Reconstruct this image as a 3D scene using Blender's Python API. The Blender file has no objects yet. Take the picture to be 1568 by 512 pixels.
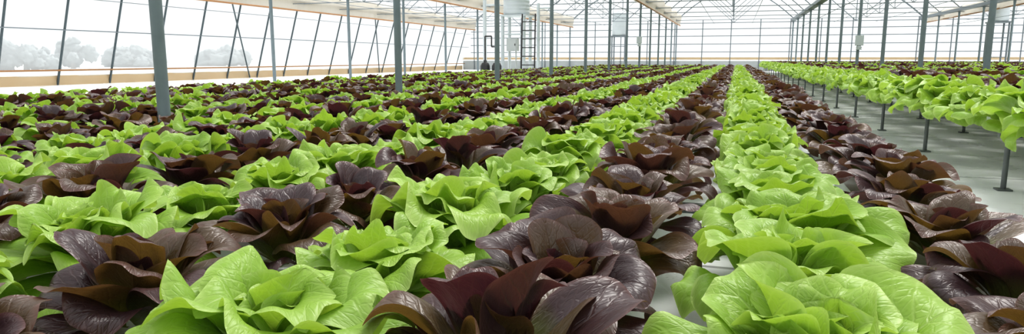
import bpy, math, random
import numpy as np
from mathutils import Vector, noise
random.seed(7)
S = bpy.context.scene
col = S.collection
R = math.radians
CAMZ = 0.60
YF = 36.8; YB = -5.0
POSTX = [-8.6, -3.0, 2.55, 8.1]
GX = [-14.2, -8.6, -3.0, 2.55, 8.1, 13.65]
POSTY = [3.0 + 2.8*k for k in range(-2, 13)]
GZ = 2.42

# ---------------------------------------------------------------- materials
def newmat(name):
    m = bpy.data.materials.new(name); m.use_nodes = True
    nt = m.node_tree; nt.nodes.clear()
    out = nt.nodes.new('ShaderNodeOutputMaterial')
    return m, nt, out
def N(nt, t, **kw):
    n = nt.nodes.new(t)
    for k, v in kw.items():
        if k.startswith('i_'):
            n.inputs[k[2:].replace('_', ' ')].default_value = v
        else: setattr(n, k, v)
    return n
def L(nt, a, b): nt.links.new(a, b)
def math_n(nt, op, a, b=None, c=None, clamp=False):
    n = nt.nodes.new('ShaderNodeMath'); n.operation = op; n.use_clamp = clamp
    for i, x in enumerate((a, b, c)):
        if x is None: continue
        if isinstance(x, (int, float)): n.inputs[i].default_value = x
        else: nt.links.new(x, n.inputs[i])
    return n.outputs[0]
def mixc(nt, f, a, b, mode='MIX'):
    n = nt.nodes.new('ShaderNodeMix'); n.data_type = 'RGBA'; n.blend_type = mode
    for idx, x in ((0, f), (6, a), (7, b)):
        if isinstance(x, (int, float)): n.inputs[idx].default_value = x
        elif isinstance(x, tuple): n.inputs[idx].default_value = (*x, 1) if len(x) == 3 else x
        else: nt.links.new(x, n.inputs[idx])
    return n.outputs[2]

def simple(name, c1, c2=None, rough=0.5, metal=0.0, scale=8.0, bump=0.0):
    m, nt, out = newmat(name)
    p = N(nt, 'ShaderNodeBsdfPrincipled'); p.inputs['Roughness'].default_value = rough
    p.inputs['Metallic'].default_value = metal
    tc = N(nt, 'ShaderNodeTexCoord'); ns = N(nt, 'ShaderNodeTexNoise')
    ns.inputs['Scale'].default_value = scale; ns.inputs['Detail'].default_value = 5
    L(nt, tc.outputs['Object'], ns.inputs['Vector'])
    c2 = c2 or tuple(x*0.8 for x in c1)
    L(nt, mixc(nt, ns.outputs['Fac'], c1, c2), p.inputs['Base Color'])
    if bump:
        b = N(nt, 'ShaderNodeBump'); b.inputs['Strength'].default_value = bump; b.inputs['Distance'].default_value = 0.01
        L(nt, ns.outputs['Fac'], b.inputs['Height']); L(nt, b.outputs[0], p.inputs['Normal'])
    L(nt, p.outputs[0], out.inputs[0])
    return m

def film(name, transp, colr=(0.93, 0.95, 0.96), scale=0.6, var=0.3):
    m, nt, out = newmat(name)
    tc = N(nt, 'ShaderNodeTexCoord'); ns = N(nt, 'ShaderNodeTexNoise')
    ns.inputs['Scale'].default_value = scale; ns.inputs['Detail'].default_value = 4
    L(nt, tc.outputs['Object'], ns.inputs['Vector'])
    d = N(nt, 'ShaderNodeBsdfDiffuse'); d.inputs[0].default_value = (*colr, 1)
    t = N(nt, 'ShaderNodeBsdfTranslucent'); t.inputs[0].default_value = (*colr, 1)
    tr = N(nt, 'ShaderNodeBsdfTransparent')
    m1 = N(nt, 'ShaderNodeMixShader'); m1.inputs[0].default_value = 0.65
    L(nt, d.outputs[0], m1.inputs[1]); L(nt, t.outputs[0], m1.inputs[2])
    m2 = N(nt, 'ShaderNodeMixShader')
    f = math_n(nt, 'MULTIPLY_ADD', ns.outputs['Fac'], var, transp-var/2, clamp=True)
    L(nt, f, m2.inputs[0]); L(nt, m1.outputs[0], m2.inputs[1]); L(nt, tr.outputs[0], m2.inputs[2])
    L(nt, m2.outputs[0], out.inputs[0])
    return m

def leafmat(name, dark):
    m, nt, out = newmat(name)
    uv = N(nt, 'ShaderNodeUVMap'); uv.uv_map = 'UVMap'
    sep = N(nt, 'ShaderNodeSeparateXYZ'); L(nt, uv.outputs[0], sep.inputs[0])
    tx, sy = sep.outputs[0], sep.outputs[1]
    at = N(nt, 'ShaderNodeAttribute'); at.attribute_name = 'rnd'
    ag = N(nt, 'ShaderNodeAttribute'); ag.attribute_name = 'age'
    rh = N(nt, 'ShaderNodeAttribute'); rh.attribute_name = 'rim'
    oi = N(nt, 'ShaderNodeObjectInfo')
    rnd = at.outputs['Fac']; age = ag.outputs['Fac']; rim = rh.outputs['Fac']
    a = math_n(nt, 'ABSOLUTE', tx)
    cmb = N(nt, 'ShaderNodeCombineXYZ'); L(nt, tx, cmb.inputs[0]); L(nt, sy, cmb.inputs[1])
    L(nt, math_n(nt, 'MULTIPLY', rnd, 37.0), cmb.inputs[2])
    n1 = N(nt, 'ShaderNodeTexNoise'); n1.inputs['Scale'].default_value = 2.2; n1.inputs['Detail'].default_value = 5
    L(nt, cmb.outputs[0], n1.inputs['Vector'])
    n2 = N(nt, 'ShaderNodeTexNoise'); n2.inputs['Scale'].default_value = 7; n2.inputs['Detail'].default_value = 2
    L(nt, cmb.outputs[0], n2.inputs['Vector'])
    ribw = math_n(nt, 'MULTIPLY_ADD', sy, -0.065, 0.075)
    rib = math_n(nt, 'SUBTRACT', 1.0, math_n(nt, 'DIVIDE', a, ribw), clamp=True)
    vv = math_n(nt, 'SUBTRACT', sy, math_n(nt, 'MULTIPLY', a, 0.45))
    vv = math_n(nt, 'ADD', vv, math_n(nt, 'MULTIPLY', n1.outputs['Fac'], 0.20))
    sv = math_n(nt, 'SINE', math_n(nt, 'MULTIPLY', vv, 44.0))
    sv = math_n(nt, 'POWER', math_n(nt, 'MULTIPLY_ADD', sv, 0.5, 0.5), 10.0)
    vor = N(nt, 'ShaderNodeTexVoronoi'); vor.feature = 'DISTANCE_TO_EDGE'; vor.inputs['Scale'].default_value = 10
    L(nt, cmb.outputs[0], vor.inputs['Vector'])
    net = math_n(nt, 'SUBTRACT', 1.0, math_n(nt, 'MULTIPLY', vor.outputs['Distance'], 9.0), clamp=True)
    fade = math_n(nt, 'SUBTRACT', 1.15, a, clamp=True)
    vein = math_n(nt, 'MAXIMUM', rib, math_n(nt, 'MAXIMUM', math_n(nt, 'MULTIPLY', math_n(nt, 'MULTIPLY', sv, fade), 0.6), math_n(nt, 'MULTIPLY', net, 0.28)))
    basal = math_n(nt, 'SUBTRACT', 1.0, math_n(nt, 'MULTIPLY', sy, 2.0), clamp=True)
    lit_rim = math_n(nt, 'POWER', rim, 12.0)  # mask for the lit leaf edge that is painted into the colour
    if not dark:
        c = mixc(nt, rnd, (0.20, 0.37, 0.040), (0.35, 0.53, 0.080))
        c = mixc(nt, math_n(nt, 'MULTIPLY', age, 0.5), c, (0.49, 0.64, 0.13))
        c = mixc(nt, math_n(nt, 'MULTIPLY', n1.outputs['Fac'], 0.7), c, (0.23, 0.41, 0.055))
        c = mixc(nt, math_n(nt, 'MULTIPLY', vein, 0.45), c, (0.60, 0.74, 0.30))
        c = mixc(nt, math_n(nt, 'MULTIPLY', basal, 0.6), c, (0.54, 0.68, 0.24))
        c = mixc(nt, math_n(nt, 'MULTIPLY', lit_rim, 0.55), c, (0.64, 0.77, 0.32))  # light catching the margin, painted as paler green
        c = mixc(nt, math_n(nt, 'MULTIPLY', oi.outputs['Random'], 0.4), c, (0.20, 0.36, 0.045))
        tcx = mixc(nt, 0.5, c, (0.52, 0.73, 0.04))
        rough, tf, spec = 0.41, 0.34, 0.45
    else:
        c = mixc(nt, rnd, (0.040, 0.023, 0.029), (0.088, 0.033, 0.030))
        c = mixc(nt, math_n(nt, 'MULTIPLY', n1.outputs['Fac'], 0.7), c, (0.058, 0.035, 0.042))
        olive = math_n(nt, 'MULTIPLY', math_n(nt, 'GREATER_THAN', rnd, 0.60), math_n(nt, 'SUBTRACT', 1.2, sy, clamp=True))
        c = mixc(nt, math_n(nt, 'MULTIPLY', olive, 0.75), c, (0.13, 0.11, 0.022))
        c = mixc(nt, math_n(nt, 'MULTIPLY', vein, 0.25), c, (0.17, 0.09, 0.07))
        c = mixc(nt, math_n(nt, 'MULTIPLY', basal, 0.9), c, (0.30, 0.42, 0.07))
        c = mixc(nt, math_n(nt, 'MULTIPLY', lit_rim, 0.5), c, (0.20, 0.09, 0.08))  # light catching the margin, painted as paler red
        c = mixc(nt, math_n(nt, 'MULTIPLY', oi.outputs['Random'], 0.35), c, (0.035, 0.022, 0.026))
        tcx = mixc(nt, 0.5, mixc(nt, rnd, (0.14, 0.02, 0.03), (0.34, 0.20, 0.02)), c)
        rough, tf, spec = 0.37, 0.28, 0.65
    p = N(nt, 'ShaderNodeBsdfPrincipled'); L(nt, c, p.inputs['Base Color'])
    p.inputs['Roughness'].default_value = rough
    p.inputs['Specular IOR Level'].default_value = spec
    hgt = math_n(nt, 'ADD', math_n(nt, 'MULTIPLY', vein, -0.8), math_n(nt, 'MULTIPLY', n2.outputs['Fac'], 1.0 if dark else 1.4))
    hgt = math_n(nt, 'ADD', hgt, math_n(nt, 'MULTIPLY', n1.outputs['Fac'], 1.8 if dark else 2.4))
    b = N(nt, 'ShaderNodeBump'); b.inputs['Strength'].default_value = 0.5; b.inputs['Distance'].default_value = 0.003
    L(nt, hgt, b.inputs['Height']); L(nt, b.outputs[0], p.inputs['Normal'])
    t = N(nt, 'ShaderNodeBsdfTranslucent'); L(nt, tcx, t.inputs[0]); L(nt, b.outputs[0], t.inputs['Normal'])
    mx = N(nt, 'ShaderNodeMixShader'); mx.inputs[0].default_value = tf
    L(nt, p.outputs[0], mx.inputs[1]); L(nt, t.outputs[0], mx.inputs[2]); L(nt, mx.outputs[0], out.inputs[0])
    return m

M_green = leafmat('green_lettuce_leaf', False)
M_dark = leafmat('red_lettuce_leaf', True)
M_galv = simple('galvanised_steel', (0.22, 0.27, 0.29), (0.15, 0.19, 0.21), 0.5, 0.35, 12)
M_pole = simple('dark_steel', (0.09, 0.12, 0.13), (0.06, 0.08, 0.09), 0.5, 0.3, 10)
M_lgrey = simple('light_grey_tube', (0.20, 0.23, 0.25), (0.15, 0.18, 0.20), 0.5, 0.2, 10)
M_chan = simple('white_pvc_channel', (0.78, 0.82, 0.82), (0.66, 0.70, 0.70), 0.35, 0, 6)
M_leg = simple('bench_leg_steel', (0.18, 0.20, 0.20), (0.12, 0.13, 0.13), 0.5, 0.3, 10)
M_tank = simple('white_polyethylene', (0.58, 0.63, 0.65), (0.48, 0.53, 0.55), 0.4, 0, 3)
M_black = simple('black_plastic', (0.02, 0.02, 0.022), (0.03, 0.03, 0.03), 0.5, 0, 10)
M_box = simple('grey_enamel', (0.46, 0.49, 0.49), (0.38, 0.41, 0.41), 0.4, 0, 4)
M_tan = simple('tan_board', (0.52, 0.38, 0.22), (0.58, 0.46, 0.30), 0.6, 0, 2)
M_wood = simple('ochre_pipe', (0.36, 0.18, 0.07), (0.30, 0.15, 0.06), 0.6, 0, 6)
M_film = film('clear_roof_film', 0.72)
M_wall = film('diffusing_wall_film', 0.46, (0.73, 0.76, 0.78), 0.6, 0.12)
M_curt = film('beige_curtain_cloth', 0.10, (0.70, 0.65, 0.56), 1.5)
M_tree = simple('hazy_foliage', (0.27, 0.31, 0.32), (0.22, 0.25, 0.26), 0.9, 0, 1.5)  # mist painted into the foliage as a pale grey
M_trunk = simple('bark', (0.3, 0.28, 0.26), None, 0.9, 0, 6)
M_out = simple('outside_gravel', (0.58, 0.59, 0.58), (0.53, 0.55, 0.52), 0.9, 0, 0.3)

def floormat():
    m, nt, out = newmat('white_ground_sheet')
    tc = N(nt, 'ShaderNodeTexCoord')
    n1 = N(nt, 'ShaderNodeTexNoise'); n1.inputs['Scale'].default_value = 1.3; n1.inputs['Detail'].default_value = 6
    n2 = N(nt, 'ShaderNodeTexNoise'); n2.inputs['Scale'].default_value = 14; n2.inputs['Detail'].default_value = 6
    L(nt, tc.outputs['Object'], n1.inputs['Vector']); L(nt, tc.outputs['Object'], n2.inputs['Vector'])
    r = N(nt, 'ShaderNodeValToRGB'); r.color_ramp.elements[0].position = 0.40; r.color_ramp.elements[1].position = 0.60
    L(nt, n1.outputs['Fac'], r.inputs[0])
    r2 = N(nt, 'ShaderNodeValToRGB'); r2.color_ramp.elements[0].position = 0.58; r2.color_ramp.elements[1].position = 0.75
    L(nt, n2.outputs['Fac'], r2.inputs[0])
    c = mixc(nt, r.outputs[0], (0.84, 0.87, 0.89), (0.95, 0.97, 0.98))
    c = mixc(nt, math_n(nt, 'MULTIPLY', r2.outputs[0], 0.25), c, (0.42, 0.40, 0.34))
    sp = N(nt, 'ShaderNodeSeparateXYZ'); L(nt, tc.outputs['Object'], sp.inputs[0])
    fr = math_n(nt, 'FRACT', math_n(nt, 'MULTIPLY', sp.outputs[1], 0.5))
    seam = math_n(nt, 'LESS_THAN', fr, 0.010)
    c = mixc(nt, math_n(nt, 'MULTIPLY', seam, 0.7), c, (0.12, 0.12, 0.12))
    p = N(nt, 'ShaderNodeBsdfPrincipled'); L(nt, c, p.inputs['Base Color'])
    L(nt, math_n(nt, 'MULTIPLY_ADD', r.outputs[0], 0.30, 0.16), p.inputs['Roughness'])
    b = N(nt, 'ShaderNodeBump'); b.inputs['Strength'].default_value = 0.4; b.inputs['Distance'].default_value = 0.02
    L(nt, n1.outputs['Fac'], b.inputs['Height']); L(nt, b.outputs[0], p.inputs['Normal'])
    L(nt, p.outputs[0], out.inputs[0]); return m
M_floor = floormat()

# ---------------------------------------------------------------- mesh builder
class MB:
    def __init__(s): s.v = []; s.f = []; s.m = []; s.sm = []
    def add(s, vs, fs, mi=0, smooth=False):
        o = len(s.v); s.v += [tuple(x) for x in vs]
        s.f += [tuple(i+o for i in f) for f in fs]; s.m += [mi]*len(fs); s.sm += [smooth]*len(fs)
    def tube(s, p1, p2, r, seg=8, mi=0, r2=None, cap=True):
        p1 = Vector(p1); p2 = Vector(p2); d = (p2-p1).normalized(); r2 = r if r2 is None else r2
        up = Vector((0, 0, 1)) if abs(d.z) < 0.9 else Vector((1, 0, 0))
        a = d.cross(up).normalized(); b = d.cross(a)
        vs = []
        for p, rr in ((p1, r), (p2, r2)):
            for i in range(seg):
                t = 2*math.pi*i/seg; vs.append(p + (a*math.cos(t)+b*math.sin(t))*rr)
        fs = [(i, (i+1) % seg, seg+(i+1) % seg, seg+i) for i in range(seg)]
        s.add(vs, fs, mi, True)
        if cap: s.add(vs, [tuple(range(seg-1, -1, -1)), tuple(range(seg, 2*seg))], mi)
    def path(s, pts, r, seg=6, mi=0):
        for a, b in zip(pts[:-1], pts[1:]): s.tube(a, b, r, seg, mi)
    def box(s, c, sz, mi=0):
        x, y, z = c; a, b, d = (k/2 for k in sz)
        vs = [(x+i*a, y+j*b, z+k*d) for i in (-1, 1) for j in (-1, 1) for k in (-1, 1)]
        s.add(vs, [(0, 1, 3, 2), (4, 6, 7, 5), (0, 4, 5, 1), (2, 3, 7, 6), (0, 2, 6, 4), (1, 5, 7, 3)], mi)
    def lathe(s, c, prof, seg=24, mi=0):
        vs = [(c[0]+r*math.cos(2*math.pi*i/seg), c[1]+r*math.sin(2*math.pi*i/seg), c[2]+z) for r, z in prof for i in range(seg)]
        fs = [(k*seg+i, k*seg+(i+1) % seg, (k+1)*seg+(i+1) % seg, (k+1)*seg+i) for k in range(len(prof)-1) for i in range(seg)]
        s.add(vs, fs, mi, True)
    def grid(s, fn, nu, nv, mi=0, smooth=True):
        vs = [fn(i/nu, j/nv) for i in range(nu+1) for j in range(nv+1)]
        w = nv+1
        s.add(vs, [(i*w+j, i*w+j+1, (i+1)*w+j+1, (i+1)*w+j) for i in range(nu) for j in range(nv)], mi, smooth)
    def mesh(s, name, mats):
        me = bpy.data.meshes.new(name); me.from_pydata(s.v, [], s.f)
        for m in mats: me.materials.append(m)
        me.polygons.foreach_set('material_index', s.m); me.polygons.foreach_set('use_smooth', s.sm)
        me.update(); return me
    def obj(s, name, mats, parent=None, loc=None):
        o = bpy.data.objects.new(name, s.mesh(name, mats)); col.objects.link(o)
        if loc: o.location = loc
        if parent: o.parent = parent
        return o
def empty(name, loc=(0, 0, 0)):
    e = bpy.data.objects.new(name, None); e.empty_display_size = 0.2; e.location = loc; col.objects.link(e); return e

# ---------------------------------------------------------------- lettuce
def leaf_grid(rs, Ln, W, e0, e1, Rc, phi, roll, ruf, droop, petiole, r0, z0, nu=24, nv=24, fine=0.0):
    i = np.linspace(0, 1, nu+1); s = 1-(1-i)**1.5
    t = np.linspace(-1, 1, nv+1)
    sm = 0.58
    base = petiole+(1-petiole)*np.clip(s/sm, 0, 1)**1.2*(2-np.clip(s/sm, 0, 1)**1.2)
    q = np.clip((s-sm)/(1-sm), 0, 1)
    f = base*np.sqrt(np.clip(1-q**2.3, 0.0004, 1))
    ee = e0+(e1-e0)*s**1.6
    ds = np.diff(s, prepend=0)
    rr = r0+np.cumsum(np.cos(ee)*ds)*Ln; zz = z0+np.cumsum(np.sin(ee)*ds)*Ln
    Sg, T = np.meshgrid(s, t, indexing='ij'); F = f[:, None]
    lx = T*F
    Q = q[:, None]*np.ones_like(T)
    rho = np.clip(np.sqrt(lx**2+Q**2), 0, 1)
    rho = np.where(Sg > sm, rho, np.abs(T))
    blade = np.clip((Sg-0.12)/0.35, 0, 1)
    th = np.arctan2(lx, (Sg-0.40)*1.4)
    p1, p2, p3 = rs.uniform(0, 6.28, 3)
    k1 = rs.choice([2, 3, 3]); k2 = rs.choice([4, 5, 6])
    ruff = ruf*W*blade*(0.85*rho**2*np.sin(k1*th+p1)+0.55*rho**3.5*np.sin(k2*th+p2)+fine*rho**5*np.sin(9*th+p3))
    a = lx*W*0.5/Rc
    lat = Rc*np.sin(a); nor = Rc*(1-np.cos(a))
    nor = nor+ruff-droop*W*blade*rho**5
    nor += 0.016*W*np.sin(8*Sg+p3+3*lx)*np.cos(7*lx+p2)*blade
    lat = lat+rs.normal(0, 0.12)*W*Sg**2
    nor -= 0.035*W*np.exp(-(lx/0.10)**2)*(1-Sg)
    E = ee[:, None]
    x = rr[:, None]-np.sin(E)*nor
    z = zz[:, None]+np.cos(E)*nor
    y = lat
    c, sn = math.cos(roll), math.sin(roll)
    zc = zz[:, None]
    y2 = y*c-(z-zc)*sn; z2 = zc+y*sn+(z-zc)*c
    X = x*math.cos(phi)-y2*math.sin(phi); Y = x*math.sin(phi)+y2*math.cos(phi)
    V = np.stack([X, Y, z2], -1).reshape(-1, 3)
    UV = np.stack([lx, Sg], -1).reshape(-1, 2)
    return V, UV, rho.ravel()

def make_head(name, seed, dark, mat):
    rs = np.random.RandomState(seed)
    n = 24 if dark else 32
    nu, nv = 24, 24
    w = nv+1
    fa = []
    for i in range(nu):
        for j in range(nv): fa.append((i*w+j, (i+1)*w+j, (i+1)*w+j+1, i*w+j+1))
    fa = np.array(fa)
    Vs, UVs, Fs, rnd, age, rim = [], [], [], [], [], []
    ph = rs.uniform(0, 6.28); off = 0
    for k in range(n):
        u = k/(n-1)
        ph += 2.39996+rs.normal(0, 0.17)
        if dark:
            Ln = np.interp(u, [0, .3, .65, 1], [0.188, 0.190, 0.158, 0.088])*rs.uniform(.85, 1.1)
            W = np.interp(u, [0, .35, .7, 1], [0.134, 0.144, 0.120, 0.072])*rs.uniform(.85, 1.12)
            e0 = R(np.interp(u, [0, .3, .65, 1], [18, 49, 71, 86]))+rs.normal(0, .12)
            e1 = R(np.interp(u, [0, .3, .65, 1], [-46, 4, 44, 74]))+rs.normal(0, .26)
            Rc = np.interp(u, [0, .4, 1], [0.085, 0.058, 0.035])*rs.uniform(.8, 1.3)
            ruf = 0.070; fine = 0.1; droop = np.interp(u, [0, .5, 1], [0.16, 0.14, 0.0])*rs.uniform(.2, 1.6); pet = 0.20
        else:
            Ln = np.interp(u, [0, .25, .55, 1], [0.195, 0.180, 0.148, 0.078])*rs.uniform(.88, 1.08)
            W = np.interp(u, [0, .3, .65, 1], [0.165, 0.172, 0.135, 0.072])*rs.uniform(.82, 1.12)
            e0 = R(np.interp(u, [0, .25, .55, 1], [12, 46, 68, 86]))+rs.normal(0, .10)
            e1 = R(np.interp(u, [0, .25, .55, 1], [-45, 0, 42, 76]))+rs.normal(0, .24)
            Rc = np.interp(u, [0, .4, 1], [0.14, 0.074, 0.038])*rs.uniform(.8, 1.3)
            ruf = 0.130; fine = 0.22; droop = np.interp(u, [0, .5, 1], [0.14, 0.16, 0.08])*rs.uniform(.3, 1.7); pet = 0.30
        r0 = 0.020*(1-u)+0.002; z0 = 0.012+0.030*u
        V, UV, rho = leaf_grid(rs, Ln, W, e0, e1, Rc, ph, rs.normal(0, .20), ruf*rs.uniform(.6, 1.5), droop, pet, r0, z0, nu, nv, fine)
        Vs.append(V); UVs.append(UV); Fs.append(fa+off); off += len(V)
        rv = rs.rand(); rnd += [rv]*len(V); age += [u]*len(V); rim.append(rho)
    V = np.concatenate(Vs); UV = np.concatenate(UVs); F = np.concatenate(Fs)
    V[:, 2] = np.maximum(V[:, 2], -0.055)
    me = bpy.data.meshes.new(name)
    me.from_pydata(V.tolist(), [], F.tolist())
    me.materials.append(mat)
    uvl = me.uv_layers.new(name='UVMap')
    li = np.empty(len(me.loops), dtype=np.int32); me.loops.foreach_get('vertex_index', li)
    uvl.data.foreach_set('uv', UV[li].astype(np.float32).ravel())
    for nm, arr in (('rnd', rnd), ('age', age), ('rim', np.concatenate(rim))):
        a = me.attributes.new(nm, 'FLOAT', 'POINT'); a.data.foreach_set('value', np.array(arr, dtype=np.float32))
    me.polygons.foreach_set('use_smooth', [True]*len(F)); me.update()
    return bpy.data.objects.new(name, me)

NV = 10
def variants(base, seed, dark, mat):
    c = bpy.data.collections.new(base+'_heads')
    for i in range(NV): c.objects.link(make_head('%s_head_%d' % (base, i), seed+i, dark, mat))
    return c
C_g = variants('green_lettuce', 100, False, M_green)
C_d = variants('red_lettuce', 300, True, M_dark)

def instancer(name, pts, coll):
    me = bpy.data.meshes.new(name)
    me.from_pydata([p[0] for p in pts], [], [])
    a = me.attributes.new('rot', 'FLOAT_VECTOR', 'POINT'); a.data.foreach_set('vector', np.array([p[1] for p in pts], dtype=np.float32).ravel())
    a = me.attributes.new('scl', 'FLOAT_VECTOR', 'POINT'); a.data.foreach_set('vector', np.array([p[2] for p in pts], dtype=np.float32).ravel())
    a = me.attributes.new('var', 'INT', 'POINT'); a.data.foreach_set('value', np.array([p[3] for p in pts], dtype=np.int32))
    o = bpy.data.objects.new(name, me); col.objects.link(o)
    ng = bpy.data.node_groups.new(name+'_scatter', 'GeometryNodeTree')
    ng.interface.new_socket('Geometry', in_out='INPUT', socket_type='NodeSocketGeometry')
    ng.interface.new_socket('Geometry', in_out='OUTPUT', socket_type='NodeSocketGeometry')
    gi = ng.nodes.new('NodeGroupInput'); go = ng.nodes.new('NodeGroupOutput')
    ci = ng.nodes.new('GeometryNodeCollectionInfo'); ci.inputs['Collection'].default_value = coll
    ci.inputs['Separate Children'].default_value = True; ci.inputs['Reset Children'].default_value = True
    ip = ng.nodes.new('GeometryNodeInstanceOnPoints'); ip.inputs['Pick Instance'].default_value = True
    def na(nm, ty):
        x = ng.nodes.new('GeometryNodeInputNamedAttribute'); x.data_type = ty; x.inputs['Name'].default_value = nm
        return [q for q in x.outputs if q.enabled and q.name == 'Attribute'][0]
    lk = ng.links.new
    lk(gi.outputs[0], ip.inputs['Points']); lk(ci.outputs[0], ip.inputs['Instance'])
    lk(na('var', 'INT'), ip.inputs['Instance Index'])
    lk(na('rot', 'FLOAT_VECTOR'), ip.inputs['Rotation']); lk(na('scl', 'FLOAT_VECTOR'), ip.inputs['Scale'])
    lk(ip.outputs[0], go.inputs[0])
    md = o.modifiers.new('scatter', 'NODES'); md.node_group = ng
    return o

SP = 0.305
CH_L = 0.185; CH_R = 0.325
XL = [0.425, 0.115, -0.235] + [-0.545-SP*k for k in range(0, 17)]
rowsL = [(x, k % 2 == 0) for k, x in enumerate(XL)]
rowsR = [(1.22+SP*k, k % 2 == 1) for k in range(0, 23)]
phase = {0: 0.92, 1: 0.79, 2: 0.67, 3: 0.69, 4: 0.80, 5: 0.95}
gp, dp = [], []
rl = random.Random(11)
def head(x, y, z, dark, k=1.0):
    for px in POSTX:
        for py in POSTY:
            if abs(px-x) < 0.15 and abs(py-y) < 0.15: return
    s = k*rl.uniform(0.88, 1.09)
    (dp if dark else gp).append(((x+rl.uniform(-.018, .018), y, z),
        (rl.uniform(-.12, .12), rl.uniform(-.12, .12), rl.uniform(0, 6.283)),
        (s, s, s*rl.uniform(0.88, 1.1)), rl.randrange(NV)))
for k, (x, dk) in enumerate(rowsL):
    y = phase.get(k, rl.uniform(.7, 1.0)) - 5*0.31
    while y < 31:
        kk = 1.03 if k == 1 and y < 2.5 else (0.98 if dk else (1.0 if k < 4 else 0.95))
        head(x, y+rl.uniform(-.02, .02), CH_L, dk, kk); y += 0.31
for k, (x, dk) in enumerate(rowsR):
    y = rl.uniform(-.7, -.4)
    while y < 33: head(x-(0.035 if k == 0 else 0), y+rl.uniform(-.02, .02), CH_R-(0.015 if k == 0 else 0), dk, 1.06 if k == 0 else 1.0); y += 0.30
instancer('green_lettuce_rows', gp, C_g)
instancer('red_lettuce_rows', dp, C_d)

# ---------------------------------------------------------------- growing benches
def bench(rows, ztop, y0, y1):
    e = empty('growing_bench')
    ch = MB()
    for x, _ in rows:
        ch.box((x, (y0+y1)/2, ztop-0.025), (0.11, y1-y0, 0.05))
        ch.box((x-0.057, (y0+y1)/2, ztop-0.004), (0.012, y1-y0, 0.012))
        ch.box((x+0.057, (y0+y1)/2, ztop-0.004), (0.012, y1-y0, 0.012))
    ch.obj('channels', [M_chan], e)
    fr = MB(); xs = [r[0] for r in rows]; xa, xb = min(xs)-0.06, max(xs)+0.06
    y = y0+0.35
    while y < y1:
        fr.box(((xa+xb)/2, y, ztop-0.065), (xb-xa, 0.03, 0.03))
        x = xa+0.04
        while x < xb:
            fr.tube((x, y, 0.0), (x, y, ztop-0.08), 0.012, 8)
            fr.box((x, y, 0.004), (0.06, 0.06, 0.008))
            x += 0.6
        y += 1.4
    fr.obj('legs_and_crossbars', [M_leg], e)
    return e
bench(rowsL, CH_L, -0.9, 31.2)
bench(rowsR, CH_R, -0.9, 33.2)

# ---------------------------------------------------------------- floor & outside
b = MB(); b.box((-0.6, (YF+YB)/2, -0.05), (29.2, YF-YB, 0.1)); b.obj('floor', [M_floor])
b = MB(); b.grid(lambda u, v: (-260+520*u, -150+520*v, -0.12), 2, 2); b.obj('outside_ground', [M_out])
hz = MB()
pts = [(0.80+0.03*math.sin(i*0.7), -0.8+i*0.5, 0.007) for i in range(66)]
hz.path(pts, 0.006)
for y in (2.6, 4.2, 7.2, 11.8):
    hz.path([(0.56+0.07*i, y+0.06*math.sin(i*.9), 0.006) for i in range(9)], 0.005)
hz.obj('irrigation_hose', [M_black])

# ---------------------------------------------------------------- support posts
pm = MB()
pm.tube((0, 0, 0.0), (0, 0, GZ), 0.033, 16)
pm.box((0, 0, 0.006), (0.16, 0.16, 0.012))
pm.tube((0, 0, 1.93), (0, 0, 1.98), 0.040, 16)
pm.tube((0, 0, GZ-0.10), (0, 0, GZ-0.04), 0.040, 16)
pmesh = pm.mesh('support_post', [M_galv])
for px in POSTX:
    for py in POSTY:
        o = bpy.data.objects.new('support_post', pmesh); o.location = (px, py, 0); col.objects.link(o)

# ---------------------------------------------------------------- roof
PEAK = 1.55
def rz(t): return GZ+0.18+PEAK*(1-abs(2*t-1)**1.7)
e = empty('roof_structure')
fr = MB(); thin = MB()
for a, c in zip(GX[:-1], GX[1:]):
    for py in POSTY+[YF-0.05]:
        pts = [(a+(c-a)*i/14, py, rz(i/14)-0.03) for i in range(15)]
        fr.path(pts, 0.020, 6)
        thin.tube((a, py, GZ-0.02), (c, py, GZ-0.02), 0.016, 6)
        m = (a+c)/2
        thin.tube((m, py, GZ-0.02), (m, py, rz(.5)-0.03), 0.011, 5)
        thin.tube((m, py, GZ-0.02), (a+(c-a)*.25, py, rz(.25)-0.03), 0.011, 5)
        thin.tube((m, py, GZ-0.02), (a+(c-a)*.75, py, rz(.75)-0.03), 0.011, 5)
    for t in (0.2, 0.5, 0.8):
        x = a+(c-a)*t
        thin.tube((x, YB, rz(t)-0.05), (x, YF, rz(t)-0.05), 0.012, 6)
    for t in (0.33, 0.66):
        x = a+(c-a)*t
        thin.tube((x, YB, GZ-0.05), (x, YF, GZ-0.05), 0.010, 5)
for g in GX:
    fr.box((g, (YB+YF)/2, GZ+0.06), (0.22, YF-YB, 0.10))
    thin.tube((g, YB, 1.95), (g, YF, 1.95), 0.008, 5)
fr.obj('arches_and_gutters', [M_lgrey], e)
thin.obj('tie_bars', [M_lgrey], e)
b = MB()
for a, c in zip(GX[:-1], GX[1:]):
    b.grid(lambda u, v: (a+(c-a)*u, YB+(YF-YB)*v, rz(u)), 16, 20)
b.obj('ceiling', [M_film])

for g in GX[:3]+[8.1]:
    cm = MB()
    x0 = g+0.16
    h = 0.62 if g < -10 else 0.55
    cm.grid(lambda u, v: (x0+0.05*math.sin(u*90)+0.03*math.sin(v*5), YB+0.3+(YF-YB-0.6)*u, GZ+0.42-h*v-0.04*math.sin(u*22)**2*v), 260, 6)
    cm.tube((x0+.02, YB+.3, GZ+0.42-h-0.02), (x0+.02, YF-.3, GZ+0.42-h-0.02), 0.026, 8, 1)
    cm.obj('shade_curtain', [M_curt, M_wood])

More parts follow.
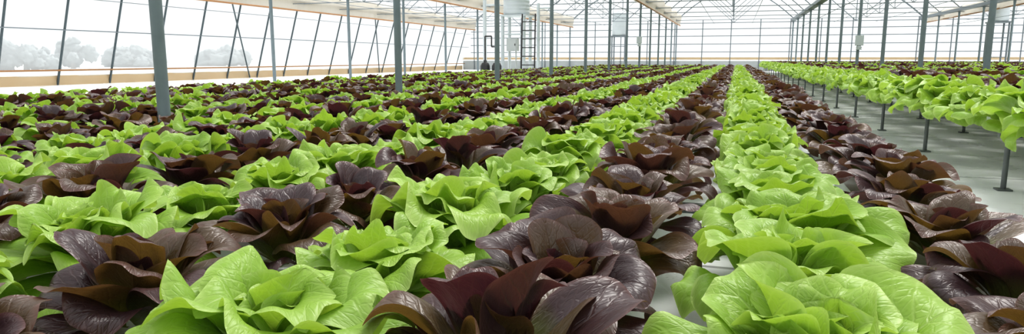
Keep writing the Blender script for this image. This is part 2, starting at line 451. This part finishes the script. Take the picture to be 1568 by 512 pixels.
# ---------------------------------------------------------------- walls
WLx0, WLx1 = -14.95, -14.2
def wl(z): return WLx0+(WLx1-WLx0)*z/GZ
e = empty('wall_left')
b = MB()
b.grid(lambda u, v: (wl(0.2+(GZ-0.2+0.15)*v)-0.05+0.02*math.sin(u*180), YB+(YF-YB)*u, 0.2+(GZ-0.05)*v), 160, 6)
b.obj('film', [M_wall], e)
b = MB()
b.box((WLx0-0.02, (YB+YF)/2, 0.11), (0.06, YF-YB, 0.22))
b.obj('tan_skirting', [M_tan], e)
b = MB()
y = YB+0.1; i = 0
while y < YF:
    b.tube((WLx0, y, 0), (WLx1, y, GZ), 0.026, 8)
    y += 1.4; i += 1
for yb in (9.1, 17.5, 26):
    b.tube((WLx0+.05, yb+1.0, 0), (WLx1, yb-0.5, GZ), 0.022, 8)
b.obj('slanted_poles', [M_pole], e)
b = MB()
b.tube((wl(.34)+.03, YB, .34), (wl(.34)+.03, YF, .34), 0.022, 6, 1)
b.tube((wl(1.25)+.03, YB, 1.25), (wl(1.25)+.03, YF, 1.25), 0.014, 6, 0)
b.obj('rails', [M_lgrey, M_wood], e)

def gable(name, Y, sgn):
    e = empty(name)
    b = MB()
    b.grid(lambda u, v: (-14.9+28.6*u, Y, 0.5+(GZ-0.3)*v), 40, 6)
    for a, c in zip(GX[:-1], GX[1:]):
        b.grid(lambda u, v: (a+(c-a)*u, Y, GZ+0.2+(rz(u)-GZ-0.2)*v), 16, 2)
    b.obj('film', [M_wall], e)
    b = MB(); b.box((-0.6, Y, 0.25), (28.6, 0.05, 0.5), 0); b.box((-0.6, Y-0.04*sgn, 0.62), (28.6, 0.05, 0.12), 1)
    b.obj('skirting_board', [M_box, M_tan], e)
    b = MB()
    for z in (0.95, 1.35, 1.75, 2.1): b.tube((-14.4, Y-0.05*sgn, z), (13.6, Y-0.05*sgn, z), 0.022, 6)
    x = -14.2
    while x < 13.7: b.tube((x, Y-0.05*sgn, 0), (x, Y-0.05*sgn, GZ+.15), 0.026, 6); x += 1.3875
    b.obj('rails', [M_lgrey], e)
gable('wall_back', YF, 1)
gable('wall_front', YB, -1)
b = MB(); b.grid(lambda u, v: (13.7, YB+(YF-YB)*u, 0.0+(GZ+.1)*v), 40, 4)
wr = b.obj('wall_right', [M_wall])
b = MB()
for i in range(30): b.tube((13.6, YB+.1+1.4*i, 0), (13.6, YB+.1+1.4*i, GZ), 0.022, 6)
for z in (1.2, 1.9): b.tube((13.6, YB, z), (13.6, YF, z), 0.016, 6)
b.box((13.62, (YB+YF)/2, .62), (.04, YF-YB, .12), 1)
o = b.obj('poles', [M_pole, M_tan], wr)

# ---------------------------------------------------------------- tanks & equipment
def tank(cx, cy, zb, r, h, legr=0.03):
    e = empty('water_tank', (cx, cy, 0))
    b = MB()
    prof = [(0.001, 0), (r*.95, 0), (r, 0.03)]
    for i in range(6):
        z = 0.05+(h-0.2)*i/5
        prof += [(r, z), (r*1.03, z+0.02), (r, z+0.04)]
    prof += [(r, h-0.08), (r*.85, h-0.02), (r*.4, h+.02), (r*.38, h+.06), (0.001, h+.07)]
    b.lathe((0, 0, zb), prof, 28)
    b.obj('tank', [M_tank], e)
    b = MB()
    for sx in (-1, 1):
        for sy in (-1, 1):
            b.tube((sx*r*.85, sy*r*.85, 0), (sx*r*.85, sy*r*.85, zb-0.03), legr, 10)
    b.box((0, 0, zb-0.03), (r*2.1, r*2.1, 0.05))
    for z in (zb*.35, zb*.7):
        for s in (-1, 1):
            b.tube((-r*.85, s*r*.85, z), (r*.85, s*r*.85, z), 0.014, 6); b.tube((s*r*.85, -r*.85, z), (s*r*.85, r*.85, z), 0.014, 6)
    b.obj('stand', [M_tank if legr > .035 else M_lgrey], e)
    return e
tank(-5.6, 34.6, 1.74, 0.38, 1.15, legr=.034)
tank(-6.45, 20.3, 1.92, 0.40, 0.75, legr=0.05)
tank(8.7, 28.6, 1.90, 0.30, 0.85)
b = MB(); lx, ly = -5.70, 19.0
for s in (-.2, .2): b.tube((lx+s, ly, 0), (lx+s-.15, ly+.6, 1.9), 0.022, 8)
for i in range(7):
    t = (i+.7)/7.6; b.tube((lx-.2-.15*t, ly+.6*t, 1.9*t), (lx+.2-.15*t, ly+.6*t, 1.9*t), 0.016, 6)
b.obj('ladder', [M_black])
b = MB(); b.box((0, 0, 1.0), (0.32, 0.18, 0.36)); b.box((0, -.095, 1.0), (0.26, .012, 0.30)); b.box((0.1, -.105, 1.0), (0.02, .02, 0.06), 1)
b.tube((-.1, 0, 0), (-.1, 0, .82), .02, 8); b.tube((.1, 0, 0), (.1, 0, .82), .02, 8)
b.obj('control_cabinet', [M_box, M_black], loc=(-6.12, 18.9, 0))
b = MB(); b.lathe((0, 0, 0), [(.001, 0), (.13, 0), (.14, .05), (.14, .4), (.10, .48), (.05, .5), (.05, .56), (.001, .56)], 20)
b.lathe((.36, 0, 0), [(.001, 0), (.13, 0), (.14, .05), (.14, .4), (.10, .48), (.05, .5), (.05, .56), (.001, .56)], 20)
b.path([(0, 0, .54), (0, 0, 1.25), (.2, 0, 1.25), (.2, 0, .95), (.36, 0, .95), (.36, 0, .54)], .022, 8)
b.obj('nutrient_barrels', [M_black], loc=(-7.0, 19.0, 0))
for x, y in ((-7.3, 19.8), (-6.1, 21.5)):
    b = MB(); b.tube((0, 0, 0), (0, 0, 2.35), .055, 12); b.tube((0, 0, 1.2), (0, 0, 1.26), .07, 12); b.tube((0, 0, 2.2), (.5, 0, 2.2), .03, 8)
    b.obj('standpipe', [M_tank], loc=(x, y, 0))
for x, y, z in ((2.55, 17.0-.12, 1.0), (-3.0, 22.6-.12, 1.2), (8.1, 14.2-.12, 1.25)):
    b = MB(); b.box((0, 0, 0), (0.16, 0.10, 0.22)); b.lathe((0, 0, -.2), [(.001, 0), (.06, 0), (.06, .02), (.04, .03), (.06, .04), (.06, .06), (.04, .07), (.04, .09)], 14)
    b.tube((0, .05, 0), (0, .085, 0), .02, 6)
    b.obj('climate_sensor_box', [M_tank], loc=(x, y, z))

# ---------------------------------------------------------------- trees outside
rt = random.Random(3)
def tree(x, y, h, wdt):
    b = MB(); b.tube((0, 0, -0.12), (0, 0, h*.5), .18, 8, 1, r2=.08)
    for i in range(26):
        cx, cy = rt.uniform(-wdt, wdt)*.75, rt.uniform(-wdt, wdt)*.6
        cz = h*rt.uniform(.15, .88)*(1-0.35*abs(cx)/wdt)
        r = wdt*rt.uniform(.12, .30)
        sd = rt.uniform(0, 50)
        def fn(u, v):
            th = 2*math.pi*u; ph = math.pi*v
            d = Vector((math.cos(th)*math.sin(ph), math.sin(th)*math.sin(ph), math.cos(ph)))
            k = r*(1+.45*noise.noise(d*2.2+Vector((sd, 0, 0)))+.40*noise.noise(d*7+Vector((0, sd, 0))))
            return (cx+d.x*k, cy+d.y*k, cz+d.z*k)
        b.grid(fn, 24, 16)
    b.obj('tree', [M_tree, M_trunk], loc=(x, y, 0))
for (x, y, h, w) in ((-42, 26, 2.1, 1.8), (-46, 31.5, 1.8, 2.0), (-46, 38, 2.4, 1.5), (-44, 33, 1.5, 1.8), (-52, 49, 1.6, 2.6), (-50, 58, 1.5, 2.6), (-40, 21, 2.0, 2.2), (-38, 16, 2.3, 2.0)):
    tree(x, y, h, w)

# ---------------------------------------------------------------- light
w = bpy.data.worlds.new('overcast_sky'); S.world = w; w.use_nodes = True
nt = w.node_tree; bg = nt.nodes['Background']
tc = nt.nodes.new('ShaderNodeTexCoord'); sp = nt.nodes.new('ShaderNodeSeparateXYZ'); nt.links.new(tc.outputs['Generated'], sp.inputs[0])
rp = nt.nodes.new('ShaderNodeValToRGB'); nt.links.new(sp.outputs[2], rp.inputs[0])
rp.color_ramp.elements[0].position = 0.0; rp.color_ramp.elements[0].color = (0.70, 0.73, 0.75, 1)
rp.color_ramp.elements[1].position = 0.45; rp.color_ramp.elements[1].color = (1.0, 1.0, 1.0, 1)
nt.links.new(rp.outputs[0], bg.inputs[0]); bg.inputs[1].default_value = 1.2
sd = bpy.data.lights.new('sun', 'SUN'); sd.energy = 4.0; sd.angle = R(24); sd.color = (1, 0.97, 0.92)
so = bpy.data.objects.new('sun', sd); so.location = (5, 20, 12); col.objects.link(so)
d = Vector((-0.14, -0.55, -1)).normalized()
so.rotation_euler = d.to_track_quat('-Z', 'Y').to_euler()
S.view_settings.view_transform = 'Standard'
try: S.view_settings.look = 'Medium High Contrast'
except Exception as ex: print('look', ex)

cd = bpy.data.cameras.new('camera'); cd.lens = 24; cd.sensor_width = 36; cd.clip_start = 0.02; cd.clip_end = 600
co = bpy.data.objects.new('camera', cd); co.location = (0, 0, CAMZ); co.rotation_euler = (R(81), 0, R(18)); col.objects.link(co)
S.camera = co
